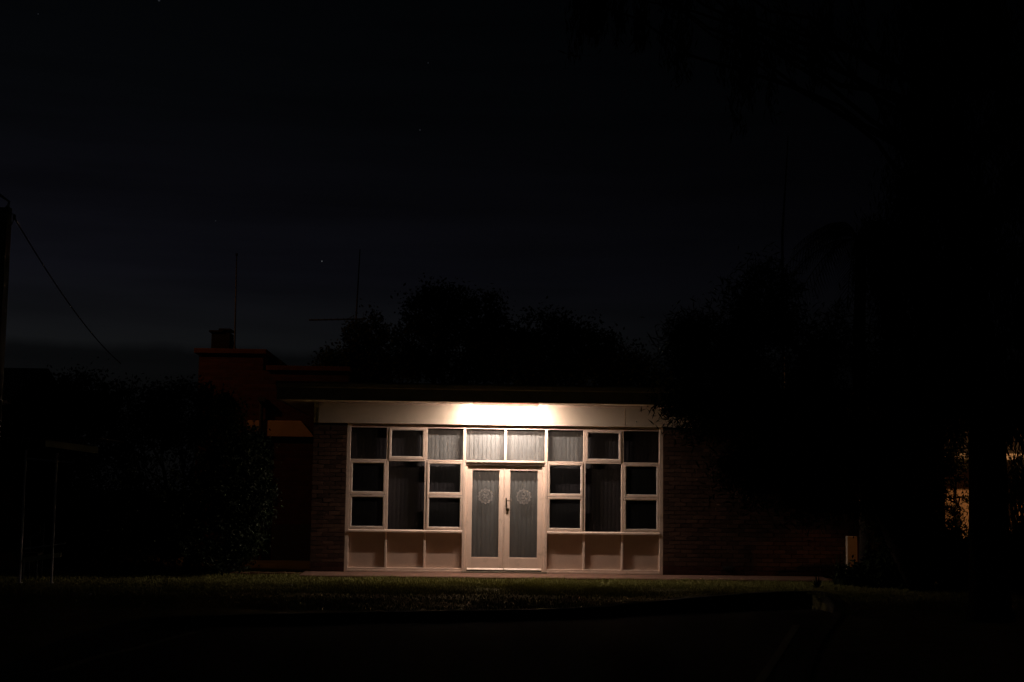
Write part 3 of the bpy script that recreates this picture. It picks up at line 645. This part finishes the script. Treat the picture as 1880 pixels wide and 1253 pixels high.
# overhanging gum tree, trunk at the right, long drooping leaves
def gum():
    Y = -7.5; b = Vector((at(1815, 1000, Y).x, Y, gz(Y)-.05)); t = empty('gum_tree', b, 'tall dark gum tree at the right edge with hanging sprays of leaves overhead', 'tree')
    top = at(1810, 620, Y); tm = MB(); s = (Y-CAM.y)/FPX; R = 35*s
    tm.tube([b, b+Vector((0, 0, .25)), b.lerp(top, .4), at(1812, 800, Y), top], [R*1.35, R*1.1, R, R*.95, R*.8], 14)
    P = []
    sprays = [(1070, 40, 30, 60), (1105, 5, 40, 60), (1165, 30, 25, 45), (1235, 70, 34, 90), (1350, 70, 30, 80), (1375, 160, 34, 80), (1420, 60, 45, 70), (1480, 70, 36, 70), (1300, -20, 60, 50), (1120, -40, 60, 60), (1200, -50, 70, 50), (1560, 60, 50, 90), (1660, 110, 50, 110)]
    for px, py, rx, rz in sprays:
        c = at(px, py-rz*.7, Y-1); e = limb(tm, top.lerp(at(1700, 60, Y), random.uniform(.4, 1)), c, .05, .012, .12, 7)
        n = 9
        for k in range(n):
            a = Vector(c)+Vector((random.uniform(-1, 1)*rx*s, random.uniform(-.5, .5), random.uniform(-.1, .2))); L_ = rz*s*random.uniform(1.0, 2.0)
            z = [a+Vector((.05*math.sin(j), .04*math.cos(j*1.3), -L_*j/6)) for j in range(7)]; tm.tube(z, [.006]*7, 4, cap=False)
            for _ in range(42):
                p = z[0].lerp(z[-1], random.random()**.8); P.append((p.x+random.gauss(0, .05), p.y+random.gauss(0, .05), p.z-.05+random.gauss(0, .04)))
    for px, py, rx, rz, n in ((1720, 420, 90, 200, 8000), (1800, 250, 120, 260, 9000), (1840, 620, 80, 190, 6500), (1730, 700, 75, 130, 5000), (1690, 560, 80, 120, 4500), (1640, 470, 55, 90, 2600), (1750, 60, 110, 120, 5000), (1700, 250, 55, 110, 2600), (1866, 770, 34, 46, 1900)):
        p, c = lobe_px(px, py, Y, rx, rz, .9, n, .15); P += [tuple(x) for x in p]; limb(tm, top, c, .09, .02, .12)
    P = np.array(P); V_, F_ = leafmesh(P, 0, .17, .15, ((0, 0, -1), .35))
    tm.build('trunk', M['bark'], t, smooth=True); np_mesh('crown', V_, F_, M['gumleaf'], t)
gum()

# spiky plants at the right end of the path
def spiky(px, Y, n, h_, label, grp):
    b = Vector(grd(px, Y)); f = MB()
    for k in range(n):
        a = random.uniform(0, 2*PI); el = random.uniform(.5, 1.45); L_ = h_*random.uniform(.6, 1.1); pv = None; pts = []
        for j in range(6):
            u = j/5; r = L_*u*math.cos(el); z = L_*(u*math.sin(el)-.35*u*u*math.cos(el)); pts.append(b+Vector((r*math.cos(a), r*math.sin(a), z)))
        sd = Vector((-math.sin(a), math.cos(a), 0))
        vs = []; 
        for j, p in enumerate(pts): wv = sd*(.014*(1-j/5.2)); vs += [p-wv, p+wv]
        f.add(vs, [(2*j, 2*j+1, 2*j+3, 2*j+2) for j in range(5)])
    tag(pivot(f.build('strappy_plant', M['shrubleaf'])), label, 'plant', grp)
spiky(1540, -1.5, 120, .75, 'spiky strap-leaved plant at the right end of the pink path', 'strap leaved plants by the path')
spiky(1600, -2.2, 130, .55, 'spiky strap-leaved plant before the low cream pillar', 'strap leaved plants by the path')
spiky(1500, -2.9, 70, .35, 'small low strap-leaved tuft on the lawn left of the bigger spiky plants', 'strap leaved plants by the path')

# ------------------------------------------------------------ low wall with a pillar at right
YP = -1.0
lw = empty('low_garden_wall', at(1615, 1050, YP), 'low garden wall coloured dark for tree shade, with a cream end pillar and pale capping, right of the hall', 'wall')
zc, zb = at(1565, 985, YP).z, -.08
q = MB(); q.box(at(1555, 1000, YP).x, at(1573, 1000, YP).x, YP-.03, YP+.10, zb, zc); q.build('pillar', M['render'], lw, .008)
q = MB(); q.box(at(1573.3, 1000, YP).x, at(1676, 1000, YP).x, YP, YP+.2, zb, zc-.07); q.build('wall', M['plinth'], lw, .005)  # dark brick colour carries the tree shade on this stretch
q = MB(); q.box(at(1573.3, 1000, YP).x, at(1680, 1000, YP).x, YP-.03, YP+.23, zc-.068, zc-.01); q.build('capping', M['kerb'], lw, .006)

# ------------------------------------------------------------ house beyond, at the right edge
YH = 3.4
hs = empty('rendered_house', (at(1830, 1000, YH).x, YH+2, -.08), 'pale rendered house lit orange by a street lamp behind the tree at the right edge', 'house')
zx = at(1860, 846, YH).z
q = MB(); q.box(at(1720, 900, YH).x, at(1720, 900, YH).x+6, YH, YH+5, -.08, zx); q.build('wall', M['render'], hs)
q = MB(); q.box(at(1700, 900, YH).x, at(1720, 900, YH).x+6.4, YH-.55, YH-.5, zx+.0, zx+.14); q.build('fascia', M['whitegutter'], hs, .005)
q = MB(); q.profx([(YH-.499, zx+.13), (YH+2.5, zx+1.1), (YH+5.5, zx+.13), (YH+5.5, zx), (YH-.499, zx)], at(1702, 900, YH).x, at(1720, 900, YH).x+6.4); q.build('roof', M['roof'], hs)
tree('twiggy_climber', grd(1757, 2.2), at(1757, 960, 2.2), [(1757, 910, 2.2, 32, 42, .3, 750), (1757, 985, 2.2, 34, 50, .3, 1300), (1745, 1030, 2.2, 34, 30, .3, 900), (1756, 843, 2.2, 30, 24, .3, 1500)],
     'tangled twiggy climber silhouetted on the orange lit house wall', 'climber', size=.09, ratio=.3, clump=.10, tr_=.03)
tree('weeping_shrub', grd(1870, 1.2), at(1875, 900, 1.2), [(1885, 930, 1.2, 34, 90, .4, 3600), (1880, 870, 1.2, 30, 30, .4, 1300), (1862, 960, 1.2, 20, 90, .3, 1500), (1890, 1000, 1.2, 40, 50, .4, 1000)],
     'weeping narrow-leaved shrub at the extreme right edge', 'shrub', leaf='shrubleaf', size=.16, ratio=.12, clump=.12, droop=((0, 0, -1), .4), tr_=.04)

# ------------------------------------------------------------ left: utility pole, wire, shelter frame, bench, neighbour house
YU = -9.3
ub = Vector((at(-6, 900, YU).x, YU, gz(YU))); ut = at(0, 383, YU)
up_ = empty('utility_pole', (ub.x, YU, ub.z), 'dark concrete and steel utility pole cut by the left edge', 'utility pole')
sU = (YU-CAM.y)/FPX; xr = at(17, 390, YU).x; xw = .17
q = MB(); q.box(xr-2*xw+.03, xr-.03, YU-.09, YU+.09, -.55, ut.z); q.build('concrete_core', M['concrete'], up_)
for s in (-1, 1):
    xx = xr-xw+s*(xw-.02); q = MB(); q.box(xx-.012+s*.012, xx+.012+s*.012, YU-.11, YU+.11, -.55, ut.z+.02); q.build('steel_channel', M['darksteel'], up_)
q = MB(); q.tube([(xr-.04, YU, ut.z-.1), (xr-.01, YU, ut.z+.1), (xr-.10, YU-.05, at(8, 362, YU).z), (xr-.45, YU-.2, ut.z+.42), (xr-1.0, YU-.4, ut.z+.6)], .018, 8); q.build('lamp_bracket', M['greysteel'], up_)
ia = at(27, 400, YU)
q = MB(); q.tube([(xr-.02, YU-.02, ia.z+.05), (ia.x-.02, YU-.02, ia.z+.05), (ia.x+.005, YU-.02, ia.z), (ia.x-.03, YU-.02, ia.z-.10), (xr-.02, YU-.02, ia.z-.16)], .008, 6); q.tube([(ia.x, YU-.02, ia.z-.03), (ia.x, YU-.02, ia.z+.04)], .022, 8); q.build('insulator_hook', M['darksteel'], up_)
we = at(222, 668, 3.5); ws = Vector((ia.x, YU-.02, ia.z))
o = MB(); o.tube([ws.lerp(we, k/24)-Vector((0, 0, .55*4*(k/24)*(1-k/24)*.35)) for k in range(25)], .011, 5)
tag(pivot(o.build('power_cable', M['darksteel'])), 'thin overhead cable sloping down from the pole at the left edge', 'cable')
# shelter frame
YS = -3.6
sf = empty('shelter_frame', at(73, 1080, YS), 'thin steel post frame with a sloping roof board at the far left of the lawn', 'shelter')
for px, t_, bt_ in ((49, 826, 1083), (106, 832, 1072)):
    a = at(px-1, t_, YS); b = at(px-7, bt_, YS); q = MB(); q.tube([Vector((a.x, YS, gz(YS)-.02)), Vector((a.x, YS, a.z))], .022, 8); q.tube([Vector((a.x, YS, gz(YS)-.02)), Vector((a.x, YS, gz(YS)+.03))], .05, 8); q.build('post', M['greysteel'], sf)
def bar(x1, y1, x2, y2, h_, th, nm, mt, Y=YS, Y2=None):
    a = at(x1, y1, Y); b = at(x2, y2, Y2 or Y); n = Vector((0, 0, h_/2)); d = Vector((0, th/2, 0))
    q = MB(); q.add([a-n-d, b-n-d, b+n-d, a+n-d, a-n+d, b-n+d, b+n+d, a+n+d], [(0,1,2,3), (7,6,5,4), (0,4,5,1), (1,5,6,2), (2,6,7,3), (3,7,4,0)]); return q.build(nm, mt, sf)
bar(50, 842, 135, 850, .03, .03, 'rail', M['greysteel'], YS+.04)
bar(84, 814, 180, 827, .12, .04, 'roof_board', M['timber'], YS-.3, YS+.3)
bar(45, 1008, 120, 998, .028, .03, 'rail', M['greysteel'], YS+.04)
bar(42, 1029, 112, 1019, .085, .03, 'seat_board', M['timber'], YS+.06)
q = MB(); a = at(40, 800, YS); b = at(190, 800, YS); q.box(a.x-.6, b.x, YS-.25, YS+1.6, at(100, 806, YS).z, at(100, 803, YS).z); q.build('roof_sheet', M['darksteel'], sf)
# slatted bench behind
be = empty('slatted_bench', at(62, 1010, -2.2), 'pale slatted bench behind the posts at the far left', 'bench')
for k in range(4):
    q = MB(); a = at(48, 966+k*5.2, -2.2); b = at(74, 966+k*5.2, -2.2); q.box(a.x, b.x, -2.22, -2.19, a.z-.02, a.z+.018); q.build('back_slat', M['kerb'], be, .003)
a = at(46, 1000, -2.4); b = at(76, 1000, -2.4); q = MB(); q.box(a.x, b.x, -2.6, -2.25, .38, .42); q.build('seat', M['bark'], be, .004)
for xx in (a.x+.03, b.x-.03):
    q = MB(); q.box(xx-.02, xx+.02, -2.24, -2.225, -.08, at(60, 962, -2.2).z); q.box(xx-.02, xx+.02, -2.58, -2.54, -.08, .379); q.build('leg', M['darksteel'], be)
# neighbour house
YN = 9
nh = empty('brick_house', (at(-40, 1000, YN).x, YN+2, -.08), 'neighbouring brick house with a pale gutter showing at the left edge', 'house')
zg = at(0, 741, YN).z; q = MB(); q.box(-22, at(20, 900, YN).x, YN, YN+6, -.08, zg-.1); q.build('wall', M['brickwall'], nh)
q = MB(); q.box(-22, at(29, 740, YN).x, YN-.5, YN-.42, zg-.06, zg+.05); q.build('gutter', M['whitegutter'], nh, .004)
q = MB(); q.profx([(YN-.419, zg+.04), (YN+3, zg+1.2), (YN+6.4, zg+.04), (YN+6.4, zg-.05), (YN-.419, zg-.05)], -22, at(26, 740, YN).x); q.build('roof', M['roof'], nh)
# bed edging left of the path
YE = -.35
for k in range(9):
    px = 418+k*16.5; a = at(px, 1058, YE); o = MB(); o.box(a.x-.09, a.x+.085, YE-.06-.02*math.sin(k), YE+.05, -.09, -.005-.006*(k % 3))
    tag(pivot(o.build('edging_brick', M['rust'], bevel=.006)), ('leftmost brick of the edging row beside the big shrub' if k == 0 else 'rightmost brick of the edging row, nearest the path' if k == 8 else '%s brick from the left in the edging row left of the path' % ('second', 'third', 'fourth', 'fifth', 'sixth', 'seventh', 'eighth')[k-1]), 'brick', 'edging bricks left of the path')
# scraps of paper
def scrap(px, py, z, label):
    p = atz(px, py, z); o = MB(); o.add([p+Vector(v) for v in ((-.025, 0, .0), (.02, -.012, .004), (.028, .02, .022), (-.018, .024, .012), (0, .008, .034))], [(0, 1, 4), (1, 2, 4), (2, 3, 4), (3, 0, 4), (0, 3, 2, 1)])
    tag(pivot(o.build('paper_scrap', M['white'])), label, 'litter', 'paper scraps on the ground')
scrap(165, 1093, -.10, 'tiny crumpled white scrap on the lawn at the left')
scrap(535, 1077, -.07, 'tiny crumpled white scrap on the lawn just left of the hall')
scrap(1105, 1095, -.30, 'tiny crumpled white scrap on the lawn bank before the right windows')

# ------------------------------------------------------------ street lamps out of frame (their orange light shows in the photo)
def street_lamp(x, y, z, tgt, watt, cone, label, colour=(1, .40, .12)):
    t = empty('street_lamp', (x, y, -.1), label, 'street lamp', 'orange street lamps')
    d_ = (Vector(tgt)-Vector((x, y, z))).normalized(); k = 1 if d_.x > 0 else -1
    q = MB(); q.tube([(x-k*1.2, y, -.1), (x-k*1.2, y, z-.3), (x-k*.9, y, z+.1), (x-k*.15, y, z+.16)], [.09, .06, .045, .035], 10); q.build('pole', M['greysteel'], t)
    q = MB(); q.box(x-.3, x+.3, y-.14, y+.14, z+.10, z+.22); q.build('lamp_head', M['darksteel'], t, .03)
    q = MB(); q.box(x-.2, x+.2, y-.1, y+.1, z+.05, z+.099); q.build('lens', mat('sodium_lens', (.6, .4, .2), .3, .3, emit=((1, .42, .10), 6)), t, .01)
    l_ = bpy.data.lights.new('sodium_lamp', 'SPOT'); l_.energy = watt; l_.color = colour; l_.spot_size = math.radians(cone); l_.spot_blend = .5; l_.shadow_soft_size = .06
    o = bpy.data.objects.new('sodium_lamp', l_); COL.objects.link(o); o.parent = t; o.location = (0, 0, z+.1)
    o.rotation_euler = d_.to_track_quat('-Z', 'Y').to_euler()
street_lamp(-12.6, 3.0, 9.9, (at(500, 760, YB).x, YB, 3.2), SODIUM_L, 52, 'tall orange street lamp beyond the left edge lighting the brick building')
street_lamp(14.6, 1.2, 4.6, (10.9, 3.4, 1.5), SODIUM_R*.55, 84, 'orange street lamp beyond the right edge lighting the pale house', (1, .46, .17))

p_ = at(1564, 1012, YP)
street_lamp(14.2, -6.5, 5.6, tuple(p_), 270, 11, 'orange street lamp beyond the right edge nearest the camera, lighting the low cream pillar', (1, .40, .12))

# ------------------------------------------------------------ stars
sm = mat('star_light', (0, 0, 0), emit=((.9, .95, 1), .08))
sm2 = mat('faint_star_light', (0, 0, 0), emit=((.8, .85, 1), .022))
for px, py, R_, mt, lb in ((591, 480, 1.0, sm, 'brightest star just left of the tall aerial mast'), (771, 239, 1.0, sm2, 'faint star high above the left of the hall'), (786, 116, .8, sm2, 'faint star highest near the top centre'),
                           (396, 406, .8, sm2, 'faint star above the mast on the brick building'), (70, 26, .8, sm2, 'faint star in the top left corner'), (292, 1, 1.8, sm2, 'soft star cut by the top edge at left')):
    import bmesh
    d = ray(px, py).normalized(); me = bpy.data.meshes.new('star'); bm = bmesh.new(); bmesh.ops.create_icosphere(bm, subdivisions=1, radius=R_); bm.to_mesh(me); bm.free(); me.materials.append(mt)
    o = bpy.data.objects.new('star', me); COL.objects.link(o); o.location = CAM+d*2200; tag(o, lb, 'star', 'stars in the night sky')
